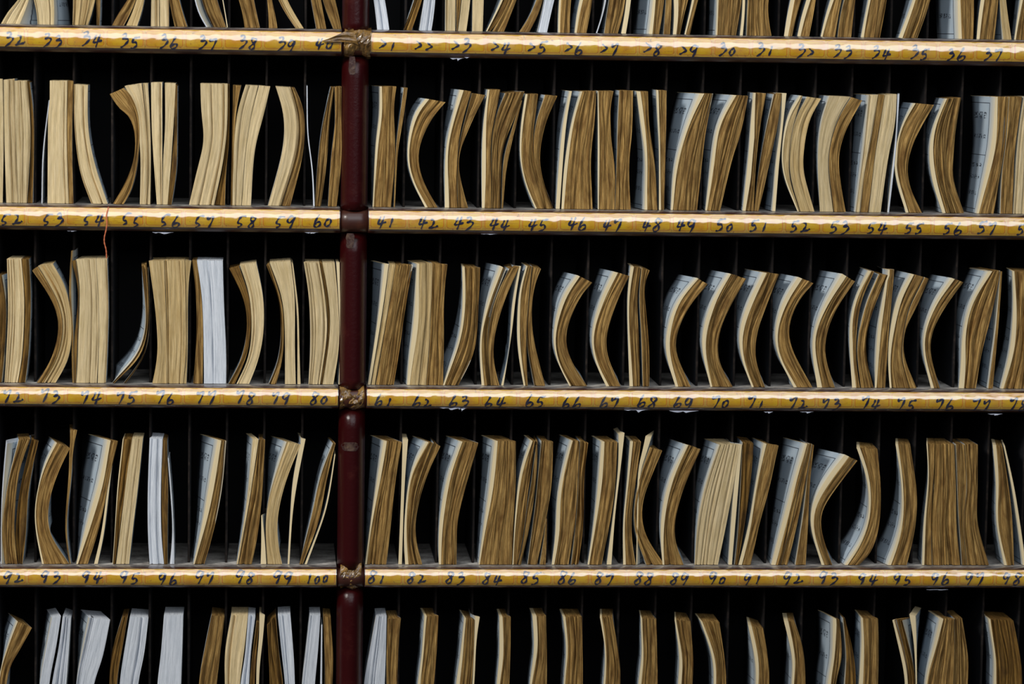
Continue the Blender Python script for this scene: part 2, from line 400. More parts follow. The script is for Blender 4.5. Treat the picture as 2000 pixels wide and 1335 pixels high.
def flap(px, py, w, hgt, parent, loc, r):
    """sliver of torn film hanging under a rail"""
    c = UN(px, py, -0.013); V = []; F = []; n = 8
    for i in range(n+1):
        t = i/n; x = c[0]+(t-.5)*w
        d = hgt*math.sin(math.pi*min(1, t*1.05))*(0.55+0.45*math.sin(t*9+r.random()*3))
        for j in range(4):
            s = j/3; V.append((x+0.002*s*math.sin(t*7), -0.0125-0.0035*math.sin(s*2.4)-0.001*math.sin(t*11), c[2]+0.0012-d*s))
    for i in range(n):
        for j in range(3):
            a = i*4+j; F.append((a, a+4, a+5, a+1))
    return link('tape_flap', V, F, [FLAP], parent, loc=loc)

ZX = lambda reg, x: {'A': 0, 'B': 650, 'C': 1300}[reg]+x*0.35
RAILS = {  # number -> digit centre, in photo pixels along the rail
 ('L', 1): ([32,33,34,35,36,37,38,39,40], [('A',v) for v in (80,295,510,725,945,1160,1385,1600,1815)], 75),
 ('R', 1): (list(range(21,38)), [('B',v) for v in (310,510,715,935,1140,1345,1545,1785)]+[('C',v) for v in (130,350,560,785,990,1205,1420,1625,1830)], 95),
 ('L', 2): (list(range(52,61)), [('A',v) for v in (65,300,525,740,955,1145,1380,1595,1805)], 430),
 ('R', 2): (list(range(41,59)), [('B',v) for v in (300,530,730,930,1145,1365,1560,1780)]+[('C',v) for v in (115,335,525,750,970,1180,1390,1605,1795,2015)], 440),
 ('L', 3): (list(range(72,81)), [('A',v) for v in (70,280,505,705,925,1150,1370,1570,1785)], 775),
 ('R', 3): (list(range(61,79)), [('B',v) for v in (290,500,705,905,1130,1335,1545,1755)]+[('C',v) for v in (100,310,510,740,925,1145,1345,1560,1765,1970)], 780),
 ('L', 4): (list(range(92,101)), [('A',v) for v in (75,285,515,725,940,1145,1370,1580,1775)], 1125),
 ('R', 4): (list(range(81,99)), [('B',v) for v in (250,470,685,890,1105,1310,1515,1735)]+[('C',v) for v in (80,295,490,710,910,1130,1325,1535,1725,1935)], 1128),
}
ENDPX = {('L',1):672, ('L',2):668, ('L',3):660, ('L',4):663, ('R',1):722, ('R',2):719, ('R',3):712, ('R',4):706}
STYLE = {('R',1): dict(two=1), ('L',2): dict(five=1), ('R',3): dict(ds=-0.003), ('R',2): dict(), ('L',3): dict(ds=0.001), ('L',4): dict(ds=0.002), ('R',4): dict(ds=0.001)}
FLAPS = {('L',2): [(318,455,0.028,0.004),(608,455,0.018,0.003),(140,452,0.012,0.002)], ('R',1): [(893,115,0.020,0.006),(912,113,0.008,0.005)],
         ('R',2): [(955,458,0.022,0.002)], ('R',3): [(880,797,0.030,0.004),(902,798,0.012,0.005),(1243,801,0.035,0.005),(1335,803,0.04,0.005),(1500,805,0.012,0.004),(1575,805,0.018,0.003),(1943,809,0.02,0.003)],
         ('R',4): [(1830,1152,0.03,0.001)]}

def divider(x, zb, zt, par, loc):
    a, y0, y1 = 0.0016, 0.022, BACK; e = 0.0008
    pts = [(x-a, y1), (x-a, y0+e), (x-a+e, y0), (x+a-e, y0), (x+a, y0+e), (x+a, y1)]
    V = [(p[0], p[1], zb) for p in pts]+[(p[0], p[1], zt) for p in pts]
    F = [(k, k+1, k+7, k+6) for k in range(5)]; MI = [1, 0, 0, 0, 1]
    return link('divider', V, F, [DIVIDER, DARKBOARD], par, None, MI, smooth=False, loc=loc)

def bay(side):
    x0, x1 = (XL, -0.2175) if side == 'L' else (-0.2175, XR)
    loc = (0.5*(x0+x1), 0.0, RZ[5])
    cab = root('pigeonhole_cabinet', loc)
    tag(cab, 'dark pigeonhole bay left of the red post, shelves numbered 32 to 100' if side == 'L' else
        'dark pigeonhole bay right of the red post, shelves numbered 21 to 98', 'shelving')
    P = dict(parent=cab, loc=loc)
    box('back_panel', (x0, BACK, RZ[5]), (x1, BACK+0.012, RZ[0]+0.05), BLACKWOOD, **P)
    for i in range(6):
        z0, h = RZ[i], RH[i]
        b = box('shelf_board', (x0 if side == 'L' else PX1+0.001, 0.004, z0+h-0.012), (x1 if side == 'R' else PX0-0.001, BACK, z0+h), DUSTY, **P)
        b['label'] = 'shelf board with pale dust'
        box('board_edge', (x0 if side == 'L' else PX1+0.001, -0.0085, z0+h-0.003), (x1 if side == 'R' else PX0-0.001, 0.0038, z0+h+0.0005), GREYEDGE, **P)['label'] = 'worn grey board edge'
        e0, e1 = (x0, PX0-0.0003) if side == 'L' else (PX1+0.0003, x1)
        rl = rail_mesh('shelf_rail', e0, e1, z0, h, 0.0, RAILWOOD, cab, loc=loc)
        if (side, i) not in RAILS: continue
        nums, cs, py = RAILS[(side, i)]
        end = UN(ENDPX[(side, i)], py, RF)[0]
        end = min(end, PX0-0.0014) if side == 'L' else max(end, PX1+0.0014)
        cx = [UN(ZX(*c), py, RF)[0] for c in cs]
        pitch = 0.0515
        rl['label'] = 'rail numbered %d to %d' % (nums[0], nums[-1])
        for k, nme in enumerate(nums):
            if side == 'L': b1 = end-(len(nums)-1-k)*0.0523; b0 = b1-0.0523
            else: b0 = end+k*pitch*0.999; b1 = b0+pitch*0.999
            number_label(nme, b0, b1, cx[k], z0, h, rl, STYLE.get((side, i), {}), loc)
        if (side, i) == ('R', 1): number_label(None, b1, x1-0.004, b1, z0, h, rl, {}, loc)
        t0, t1 = (x0, min(end+0.002, PX0-0.0006)) if side == 'L' else (max(end-0.002, PX1+0.0006), x1)
        tp = rail_mesh('clear_tape', t0, t1, z0, h, 0.0011, TAPE, rl, a0=-44, a1=86, n=22, seg=0.003, wob=0.00022, ends=False, loc=loc)
        r = random.Random(i*3+1)
        for fl in FLAPS.get((side, i), []): flap(*fl, rl, loc, r)
    for i in range(5):
        zt, zb = RZ[i], SHELF[i+1]-0.0005
        for x in (DIV_L if side == 'L' else DIV_R):
            dz = divider(x, zb, zt, cab, loc)
    if side == 'L':
        box('side_panel', (XL-0.012, 0.002, FLOORZ), (XL, BACK, RZ[0]+0.05), BLACKWOOD, **P)
        box('side_panel', (-0.2245, 0.0135, FLOORZ), (-0.2180, BACK, RZ[0]), BLACKWOOD, **P)
    else:
        box('side_panel', (XR, 0.002, FLOORZ), (XR+0.012, BACK, RZ[0]+0.05), BLACKWOOD, **P)
        box('side_panel', (-0.2170, 0.0135, FLOORZ), (-0.2105, BACK, RZ[0]), BLACKWOOD, **P)
    return cab
bay('L'); bay('R')

# the red post between the bays
ploc = (0.5*(PX0+PX1), 0, RZ[5])
post = root('support_post', ploc)
tag(post, 'dark red lacquered wooden post standing between the two pigeonhole bays', 'post')
for i in range(5):
    z1, z0 = RZ[i]-0.0002, SHELF[i+1]-0.004
    V = []; F = []; nz, na = 16, 20; r = random.Random(i)
    for a in range(nz+1):
        t = a/nz; z = z0+(z1-z0)*t
        for k in range(na+1):
            an = math.pi*k/na
            x = 0.5*(PX0+PX1)-0.5*(PX1-PX0)*math.cos(an); y = 0.012-0.026*math.sin(an)
            if t > 0.93: y += 0.010*((t-0.93)/0.07)**2
            V.append((x, y, z))
    m = na+1
    for a in range(nz):
        for k in range(na): q = a*m+k; F.append((q, q+1, q+m+1, q+m))
    F.append(tuple(range(nz*m, nz*m+m))); F.append(tuple(range(m-1, -1, -1)))
    for a in range(nz): q = a*m; F.append((q, q+m, q+2*m-1, q+m-1))
    s = link('post_section', V, F, [REDLAC], post, loc=ploc)
    if i in (1, 2, 3):   # scuffed patch just under the joint
        pc = [None, (688,128,0.005,0.012), (684,470,0.006,0.010), (683,872,0.012,0.006)][i]
        c = UN(pc[0], pc[1], -0.0145); V = []; F = []
        for a in range(5):
            for b in range(7):
                u, v = a/4*2-1, b/6*2-1
                x = c[0]+u*pc[2]*(1-0.3*v*v)*r.uniform(.8, 1.1); z = c[2]+v*pc[3]
                tt = (x-0.5*(PX0+PX1))/(0.5*(PX1-PX0)); an = math.acos(max(-1, min(1, -tt)))
                V.append((x, 0.012-0.026*math.sin(an)-0.0005, z))
        for a in range(4):
            for b in range(6): q = a*7+b; F.append((q, q+7, q+8, q+1))
        link('worn_patch', V, F, [REDSCUFF], s, loc=ploc)['label'] = 'pale scuffed patch'
for i in range(6):
    s = rail_mesh('joint_rail', PX0, PX1, RZ[i], RH[i]-0.002, -0.0015, RAILWOOD, post, loc=ploc)
box('post_foot', (PX0, -0.012, FLOORZ), (PX1, 0.012, RZ[5]-0.001), REDLAC, post, loc=ploc)
# joints where rails and post meet
def crumple(name, x0, x1, z0, z1, amp, mat, seed, yb=RF-0.0015, par=post):
    r = random.Random(seed); nx, nz = 16, 14; V = []; F = []
    ph = [r.uniform(0, 6.3) for _ in range(8)]
    for a in range(nx+1):
        u = a/nx
        for b in range(nz+1):
            v = b/nz; x = x0+(x1-x0)*(u+0.05*math.sin(v*7+ph[0])*(0.3 if u in (0, 1) else 1))
            z = z0+(z1-z0)*(v+0.05*math.sin(u*9+ph[1]))
            e = max(0, math.sin(math.pi*v))**0.45
            w = amp*(math.sin(u*13+v*9+ph[2])*.4+math.sin(u*23-v*17+ph[3])*.35+math.sin(v*31+u*5+ph[4])*.25+r.uniform(-.3, .3))
            V.append((x, 0.004+(yb-0.004)*e - abs(w)*e, z))
    for a in range(nx):
        for b in range(nz): q = a*(nz+1)+b; F.append((q, q+nz+1, q+nz+2, q+1))
    return link(name, V, F, [mat], par, loc=ploc, smooth=False)
crumple('tape_wad', UN(672,85)[0], UN(724,85)[0], UN(690,112)[2], UN(690,52)[2], 0.0035, BROWNTAPE, 3)['label'] = 'crumpled brown tape wrapped round the top joint'
crumple('tape_wad', UN(663,783)[0], UN(711,783)[0], UN(690,800)[2], UN(690,752)[2], 0.003, BROWNTAPE, 6, yb=RF+0.002)['label'] = 'dark torn tape on the third joint'
crumple('tape_wad', UN(664,1127)[0], UN(705,1127)[0], UN(690,1150)[2], UN(690,1096)[2], 0.0028, BROWNTAPE, 8, yb=RF+0.003)['label'] = 'dark torn tape on the lowest joint'
# fan of wrinkled brown tape reaching over the label 40
V = []; F = []
c0 = UN(690,62,RF-0.004); A = [(628,80),(640,76),(655,70),(672,62),(690,56)]; B = [(640,83),(655,83),(672,82),(690,84),(700,88)]
for k, (a, b) in enumerate(zip(A, B)):
    for j in range(5):
        t = j/4; p = UN(a[0]*(1-t)+b[0]*t, a[1]*(1-t)+b[1]*t, RF-0.0025-0.0025*abs(math.sin(k*2.1+j*1.7)))
        V.append(tuple(p))
for k in range(4):
    for j in range(4): q = k*5+j; F.append((q, q+1, q+6, q+5))
link('tape_fan', V, F, [BROWNTAPE], post, loc=ploc, smooth=False)

# the thread hanging over the rail between 54 and 55
pts = [(213,399,-0.004),(211,408,-0.016),(208,420,-0.0205),(209,436,-0.0210),(207,450,-0.0200),(204,463,-0.0185),(204,474,-0.0175),(207,486,-0.0165),(208,497,-0.0155),(208,504,-0.0150)]
cp = [UN(*p) for p in pts]; cp = smooth_poly(cp, 5)
V = []; F = []
for i, p in enumerate(cp):
    rad = 0.0009*(1+0.25*math.sin(i*1.9))
    for k in range(6):
        a = k*math.pi/3; V.append((p[0]+rad*math.cos(a), p[1]+rad*math.sin(a), p[2]))
for i in range(len(cp)-1):
    for k in range(6): F.append((i*6+k, i*6+(k+1) % 6, (i+1)*6+(k+1) % 6, (i+1)*6+k))
tag(link('thread', V, F, [THREAD], loc=tuple(cp[-1])), 'thin orange red thread hanging over the rail between labels 54 and 55', 'thread')
# ---------------------------------------------------------------- paper pads
# one line per bundle: region, kind (b brown, d dark, t tan, c cream, w white; s before it = loose slip),
# options c<n> cream cover thickness, f<top>,<bottom> visible side page; left edge | right edge, top to bottom.
# A line that starts with + is a second fan of the pad above it.
DATA = {
0: '''
A c f60,10 | 95,0 40,60 5,125 | 160,0 140,60 110,128
A c | 190,0 208,60 210,130 | 300,0 305,60 300,132
A t | 408,0 408,60 405,138 | 530,0 515,70 490,140
A b | 535,0 540,70 540,138 | 560,0 560,70 555,140
A b | 710,0 660,70 625,140 | 758,0 735,60 690,142
+A t | 762,0 738,70 705,142 | 805,0 795,60 765,145
A c | 845,0 842,150 | 887,0 889,150
+A c | 890,0 893,150 | 942,0 942,150
A b | 945,0 958,80 975,150 | 1000,0 1020,80 1045,152
A b | 1125,0 1150,80 1190,158 | 1210,0 1235,80 1262,158
A sw | 1085,0 1105,80 1150,155 | 1091,0 1112,80 1158,155
A sc | 1240,0 1255,80 1266,158 | 1244,0 1259,80 1271,158
A b | 1330,0 1355,80 1365,163 | 1415,0 1432,80 1450,163
A b | 1490,0 1500,80 1500,163 | 1515,0 1535,80 1548,165
A t | 1550,0 1590,80 1650,168 | 1600,0 1640,80 1695,168
A b | 1735,0 1750,80 1765,165 | 1790,0 1805,80 1820,168
+A b | 1800,0 1825,80 1860,165 | 1870,0 1890,80 1905,163
B w | 228,0 240,80 248,165 | 290,0 305,80 315,165
B d | 455,0 425,90 392,172 | 500,0 470,90 440,175
B w | 510,0 495,90 482,178 | 572,0 565,90 550,182
B c | 628,0 628,185 | 685,0 683,185
B b | 690,0 690,185 | 715,0 705,100 694,185
B c | 720,0 712,80 697,185 | 768,0 760,80 745,187
B c | 780,0 778,190 | 842,0 840,90 836,190
B d c14 f70,10 | 945,0 900,100 855,190 | 983,0 935,110 880,190
+B b | 985,0 940,100 890,190 | 1030,0 1000,80 955,195
B b f60,0 | 1140,0 1100,100 1040,190 | 1175,0 1150,90 1095,195
B w | 1182,0 1165,90 1140,200 | 1240,0 1220,80 1195,203
B b c10 | 1265,0 1258,100 1258,200 | 1332,0 1322,90 1322,203
B b c16 f40,30 | 1385,0 1365,80 1350,205 | 1450,0 1440,80 1415,207
B sw f50,0 | 1518,0 1500,100 1468,190 | 1528,0 1508,100 1475,200
B b | 1545,0 1530,90 1515,207 | 1635,0 1625,80 1590,210
B sc | 1640,0 1630,90 1610,208 | 1665,0 1655,90 1635,210
B b c18 f110,90 | 1790,0 1780,90 1765,210 | 1850,0 1840,90 1820,213
B b | 1860,0 1855,90 1845,212 | 1890,0 1888,90 1882,214
C b c25 | 45,0 50,90 42,212 | 130,0 105,90 80,212
C b c15 f30,10 | 150,0 135,80 105,212 | 185,0 165,80 135,213
C b c10 f75,50 | 290,0 288,90 282,213 | 425,0 415,90 393,215
C sc | 430,0 428,90 415,215 | 444,0 442,90 430,216
C b | 460,0 455,90 452,215 | 575,0 565,60 575,130 590,215
C b c25 f40,0 | 700,0 680,80 660,215 | 760,0 735,80 705,218
C b c22 f20,20 | 790,0 760,90 735,217 | 840,0 825,90 800,220
C b c20 f60,10 | 925,0 895,90 865,220 | 985,0 965,90 945,222
C b | 1000,0 975,90 960,220 | 1060,0 1048,90 1035,220
C b c24 f70,20 | 1135,0 1115,90 1090,220 | 1235,0 1220,90 1195,222
C b c24 f110,20 | 1385,0 1345,110 1300,225 | 1480,0 1455,90 1405,225
C b c18 f130,120 | 1630,0 1630,90 1635,222 | 1720,0 1720,90 1716,222
C b c20 f40,10 | 1760,0 1745,90 1735,222 | 1858,0 1848,90 1833,222
C t | 1865,0 1870,90 1885,222 | 1900,0 1910,90 1930,222
C b c20 f60,20 | 1980,0 1965,90 1945,222 | 2100,0 2090,90 2080,222
''',
1: '''
A c | -60,440 -60,1140 | 15,440 20,800 15,1140
A c | 20,445 25,800 35,1140 | 80,440 88,800 100,1140
+A c | 82,450 90,800 103,1140 | 150,450 170,700 165,900 150,1140
A d | 152,452 172,650 172,900 155,1140 | 165,460 188,650 188,900 182,1140
A sw | 272,560 238,850 231,1130 | 277,560 244,850 237,1130
A c | 275,450 268,700 265,1138 | 375,450 372,800 383,1138
A b | 378,450 375,800 386,1138 | 410,452 402,800 410,1138
A c | 413,470 415,700 445,950 510,1130 | 490,475 490,700 525,900 600,1130
A b | 612,525 660,600 740,670 755,850 700,1010 630,1128 | 690,490 740,540 775,650 775,850 740,1040 690,1130
A c | 695,480 745,580 775,750 785,900 780,1140 | 790,465 808,620 820,760 825,950 815,1140
+A c | 795,465 812,620 822,760 828,950 818,1140 | 825,465 838,700 842,900 838,1140
A c | 843,460 848,750 875,1143 | 905,460 905,750 905,1143
+A c | 920,462 922,700 910,900 908,1143 | 980,465 968,700 955,900 935,1143
A d | 972,470 975,700 960,900 938,1140 | 990,480 988,800 985,950 957,1143
A c | 1118,465 1125,650 1140,780 1100,950 1055,1145 | 1270,468 1268,700 1245,900 1195,1145
A d | 1272,470 1270,700 1250,900 1200,1145 | 1280,470 1278,800 1262,950 1255,1145
A b | 1300,475 1296,700 1292,900 1287,1155 | 1345,478 1318,620 1306,800 1295,1155
A c | 1370,475 1320,650 1302,900 1297,1158 | 1440,478 1400,650 1370,850 1346,1158
+A c | 1445,478 1402,650 1372,850 1349,1158 | 1508,482 1470,650 1420,850 1400,1158
A c | 1538,482 1585,650 1575,850 1495,1150 | 1622,488 1665,650 1655,850 1565,1155
A b | 1625,488 1668,650 1658,850 1570,1155 | 1645,490 1697,620 1692,850 1620,1150
A sw | 1711,480 1714,750 1740,950 1748,1160 | 1716,480 1720,750 1746,950 1756,1160
A b | 1845,485 1795,720 1770,950 1758,1160 | 1865,485 1837,700 1825,900 1790,1160
+A b | 1867,485 1870,700 1850,850 1830,1155 | 1905,482 1905,650 1905,900 1878,1158
B b c14 f60,10 | 265,482 262,650 240,800 222,1155 | 355,482 340,600 348,850 325,1158
B sb | 397,490 378,620 352,830 340,1150 | 417,490 388,700 362,850 347,1150
B b c18 f50,5 | 520,550 450,650 415,850 440,1000 515,1155 | 628,570 540,680 475,850 500,1000 585,1155
B b c24 f60,5 | 710,500 670,650 630,850 625,1155 | 772,510 722,680 700,800 690,1000 695,1155
+B b | 776,520 742,650 705,800 695,950 698,1155 | 850,530 790,650 705,860 712,1000 755,1160
B b c22 f25,5 | 865,500 840,700 832,900 832,1165 | 935,500 905,650 882,780 885,1165
+B b | 962,520 910,650 888,800 888,1165 | 1070,510 1005,680 945,850 935,1165
B sb | 1047,560 992,750 952,900 942,1165 | 1056,560 1010,750 968,950 950,1165
B b c12 | 1075,525 1050,700 1045,880 1075,1030 1130,1165 | 1145,525 1130,650 1117,750 1122,900 1165,1060 1190,1168
+B b f30,0 | 1185,530 1135,680 1120,800 1127,920 1167,1060 1192,1168 | 1253,535 1190,680 1155,850 1165,980 1230,1168
B sc f50,20 | 1322,508 1285,700 1265,900 1245,1168 | 1335,508 1308,650 1288,850 1266,1168
B b c18 f60,0 | 1385,510 1330,700 1290,950 1275,1170 | 1470,508 1460,700 1440,900 1450,1175
B b c8 | 1478,508 1480,700 1480,1178 | 1568,508 1548,600 1555,800 1575,950 1572,1180
+B b f30,0 | 1600,505 1590,700 1587,850 1580,1000 1576,1180 | 1675,505 1672,700 1652,950 1662,1180
B b c22 f30,70 | 1695,510 1720,700 1745,900 1740,1182 | 1760,510 1765,700 1795,900 1812,1184
+B b c12 | 1805,502 1815,700 1822,850 1820,1184 | 1862,505 1860,700 1855,900 1848,1186
C b c34,10 f130,30 | 190,522 120,700 50,950 30,1185 | 265,522 230,700 210,850 175,1188
C b c30,10 f110,20 | 380,530 300,680 270,800 222,1180 | 460,535 420,750 370,900 305,1186
C b c28 f40,20 | 490,518 475,700 465,850 430,1188 | 560,520 530,700 510,850 490,1188
+C b f20,0 | 605,525 555,750 520,950 492,1188 | 648,520 625,700 590,870 520,1190
C sc f10,50 | 650,520 645,700 618,900 596,1190 | 675,520 655,700 635,900 612,1192
C t c14 f60,0 | 750,532 680,650 648,850 660,1000 735,1195 | 765,535 712,700 690,850 690,1000 747,1195
+C t | 790,540 720,680 694,850 697,1000 751,1197 | 868,550 800,680 765,900 775,1000 830,1198
C c f70,0 | 915,535 870,680 850,900 860,1198 | 1030,540 950,680 910,850 905,950 935,1200
C b | 1035,542 955,680 914,850 909,950 940,1200 | 1097,560 1010,720 965,880 975,1030 1005,1202
C c f90,60 | 1135,530 1110,800 1060,1200 | 1185,528 1155,700 1105,1000 1080,1202
C b | 1187,528 1158,700 1107,1000 1083,1202 | 1222,530 1195,700 1165,900 1130,1204
C c | 1224,530 1198,700 1168,900 1134,1205 | 1290,525 1280,700 1240,900 1200,1205
C sw f0,50 | 1294,525 1285,750 1265,950 1238,1205 | 1305,525 1292,750 1275,950 1246,1205
C b c16 f70,0 | 1385,575 1310,720 1275,900 1290,1030 1340,1200 | 1498,585 1395,770 1350,920 1360,1050 1430,1202
C b c24 f60,10 | 1560,550 1490,720 1470,870 1490,1030 1545,1203 | 1648,545 1615,750 1605,900 1600,1000 1665,1205
C b c26 f140,70 | 1840,540 1820,800 1780,1000 1735,1210 | 1915,540 1895,800 1865,1000 1830,1212
C b | 1918,540 1900,800 1875,1000 1868,1212 | 1990,540 1960,750 1945,900 1935,1214
C c | 2000,540 1965,800 1940,1214 | 2060,540 2030,800 2000,1214
''',
2: '''
A d | -50,420 -30,700 -40,1018 | 10,420 35,600 25,850 8,1018
A c | 38,330 45,600 38,800 25,1020 | 118,330 135,550 125,850 98,1022
A d | 120,330 140,550 130,850 102,1022 | 160,332 172,550 160,850 140,1022
A b | 180,395 290,560 330,700 290,880 205,1020 | 210,372 320,560 352,700 320,880 240,1020
+A t | 213,368 323,560 355,700 323,880 243,1020 | 295,358 370,500 400,700 385,880 310,1020
A sb | 397,285 385,500 400,700 400,850 404,970 | 405,285 395,500 408,700 412,970
A d | 400,340 438,500 428,650 413,800 416,1020 | 422,335 442,500 432,800 422,1022
A c | 425,332 445,500 436,800 425,1022 | 535,330 550,600 550,800 540,1022
+A c | 537,330 552,600 552,800 545,1022 | 597,330 605,600 600,800 590,1022
A b f0,60 | 790,370 810,560 815,700 770,850 625,1015 | 818,362 828,560 826,700 788,860 640,1018
+A b | 822,380 830,560 828,750 792,880 690,1018 | 826,380 834,560 832,740 800,880 700,1018
A t | 830,340 865,600 880,850 850,1022 | 915,340 925,600 930,800 930,1022
+A t | 917,338 928,600 933,1022 | 1030,338 1036,600 1037,850 1022,1022
+A t | 1032,338 1038,500 1040,850 1025,1022 | 1068,340 1050,500 1047,850 1040,1022
A b | 1072,340 1095,550 1095,800 1078,1025 | 1098,338 1125,550 1133,750 1130,1025
A w | 1098,338 1128,550 1137,850 1138,1027 | 1243,340 1250,600 1262,850 1262,1028
A d | 1280,385 1360,550 1380,700 1350,880 1275,1025 | 1335,375 1385,520 1402,650 1383,850 1310,1025
A c | 1338,365 1390,520 1405,700 1387,880 1320,1028 | 1430,352 1470,550 1470,750 1440,900 1390,1028
A b | 1487,365 1555,550 1568,750 1550,900 1500,1020 | 1503,355 1572,560 1585,750 1575,900 1540,1025
A c | 1505,350 1575,550 1590,750 1590,1025 | 1622,342 1645,550 1645,800 1650,1025
+A c | 1627,345 1655,600 1660,800 1660,1022 | 1636,360 1665,600 1670,800 1677,1022
A c | 1695,348 1725,550 1732,800 1722,1022 | 1782,350 1815,550 1825,750 1785,1022
A b | 1784,350 1818,550 1828,750 1788,1022 | 1797,350 1832,550 1838,750 1797,1022
A c | 1799,350 1835,550 1841,750 1800,1022 | 1868,350 1885,550 1893,800 1860,1022
A sc | 1876,350 1889,550 1897,800 1890,1020 | 1895,350 1898,550 1902,800 1895,1020
B sc f80,5 | 290,360 255,650 195,1025 | 312,358 280,600 210,1030
+B t | 315,360 285,600 215,1030 | 350,362 310,600 235,1032
B b | 352,365 305,650 240,1032 | 447,362 405,600 370,850 340,1032
B t c26 f60,40 | 470,358 455,650 425,900 415,1030 | 555,354 548,600 535,850 518,1035
+B b | 556,354 550,600 538,850 520,1035 | 640,360 620,550 620,800 615,1038
B b c15 f0,80 | 722,375 725,600 700,800 615,1035 | 822,378 812,600 790,850 700,1040
B b c18 f90,0 | 935,368 870,550 825,750 822,900 830,1040 | 968,385 908,540 868,680 862,850 878,1042
+B b | 985,385 920,520 872,690 865,850 882,1042 | 1040,372 960,560 905,750 895,900 930,1045
B st | 1040,370 1000,600 985,850 940,1042 | 1050,370 1020,550 998,750 952,1042
B b c15 f30,0 | 1080,370 1040,520 1028,750 1040,900 1065,1043 | 1110,370 1088,600 1078,800 1082,900 1088,1045
+B b | 1114,372 1090,600 1082,800 1098,900 1125,1045 | 1162,385 1120,500 1110,700 1135,850 1185,1045
B b c18 f85,0 | 1365,420 1280,550 1230,750 1250,900 1320,1045 | 1448,462 1370,560 1300,750 1320,880 1418,1045
B b c22 f90,0 | 1570,400 1500,550 1445,750 1460,900 1525,1048 | 1655,425 1590,560 1530,750 1530,870 1605,1050
B b c20 f20,0 | 1662,372 1645,520 1645,700 1655,1048 | 1720,380 1698,550 1708,800 1712,1050
+B b | 1724,380 1710,550 1722,750 1730,1050 | 1768,395 1735,480 1755,700 1765,850 1765,1052
C b c22 f110,0 | 175,435 60,580 5,750 5,880 55,1050 | 235,470 130,600 70,730 55,850 140,1050
C b c22 f110,0 | 355,410 260,570 205,750 210,880 250,1050 | 450,440 370,580 300,740 295,900 375,1050
C b c25 f110,0 | 545,405 460,580 410,750 425,900 480,1055 | 632,415 560,600 510,750 500,900 555,1055
C b c25 f110,0 | 740,430 660,560 612,720 625,870 715,1055 | 825,465 740,570 685,720 710,850 820,1055
C b c30 f130,0 | 985,412 890,580 825,750 820,870 845,1058 | 1057,455 960,600 900,750 890,880 945,1058
C b c25 f50,0 | 1130,395 1055,560 1025,750 1040,1058 | 1165,400 1095,560 1065,750 1062,900 1085,1060
+C b | 1190,415 1120,580 1070,800 1070,900 1090,1060 | 1240,420 1170,580 1120,750 1120,900 1160,1060
C b c18 f60,20 | 1238,390 1212,560 1182,750 1167,1055 | 1275,388 1258,600 1240,800 1225,1058
C b c25 f90,0 | 1370,412 1290,560 1250,750 1240,900 1250,1055 | 1440,430 1350,620 1320,800 1315,900 1360,1057
+C b | 1446,432 1356,620 1323,800 1319,900 1363,1057 | 1468,440 1400,600 1335,730 1330,880 1400,1058
C b c20 f120,0 | 1595,435 1500,580 1440,750 1440,880 1480,1058 | 1662,460 1560,600 1485,750 1480,880 1530,1060
C b c30 f110,10 | 1800,400 1700,580 1655,770 1650,900 1635,1060 | 1866,395 1830,600 1770,830 1730,1062
C sb | 1868,400 1845,700 1800,1060 | 1878,400 1858,700 1825,1062
C b c25 f20,60 | 1935,398 1940,600 1920,850 1870,1060 | 2060,400 2040,700 2000,1062
''',
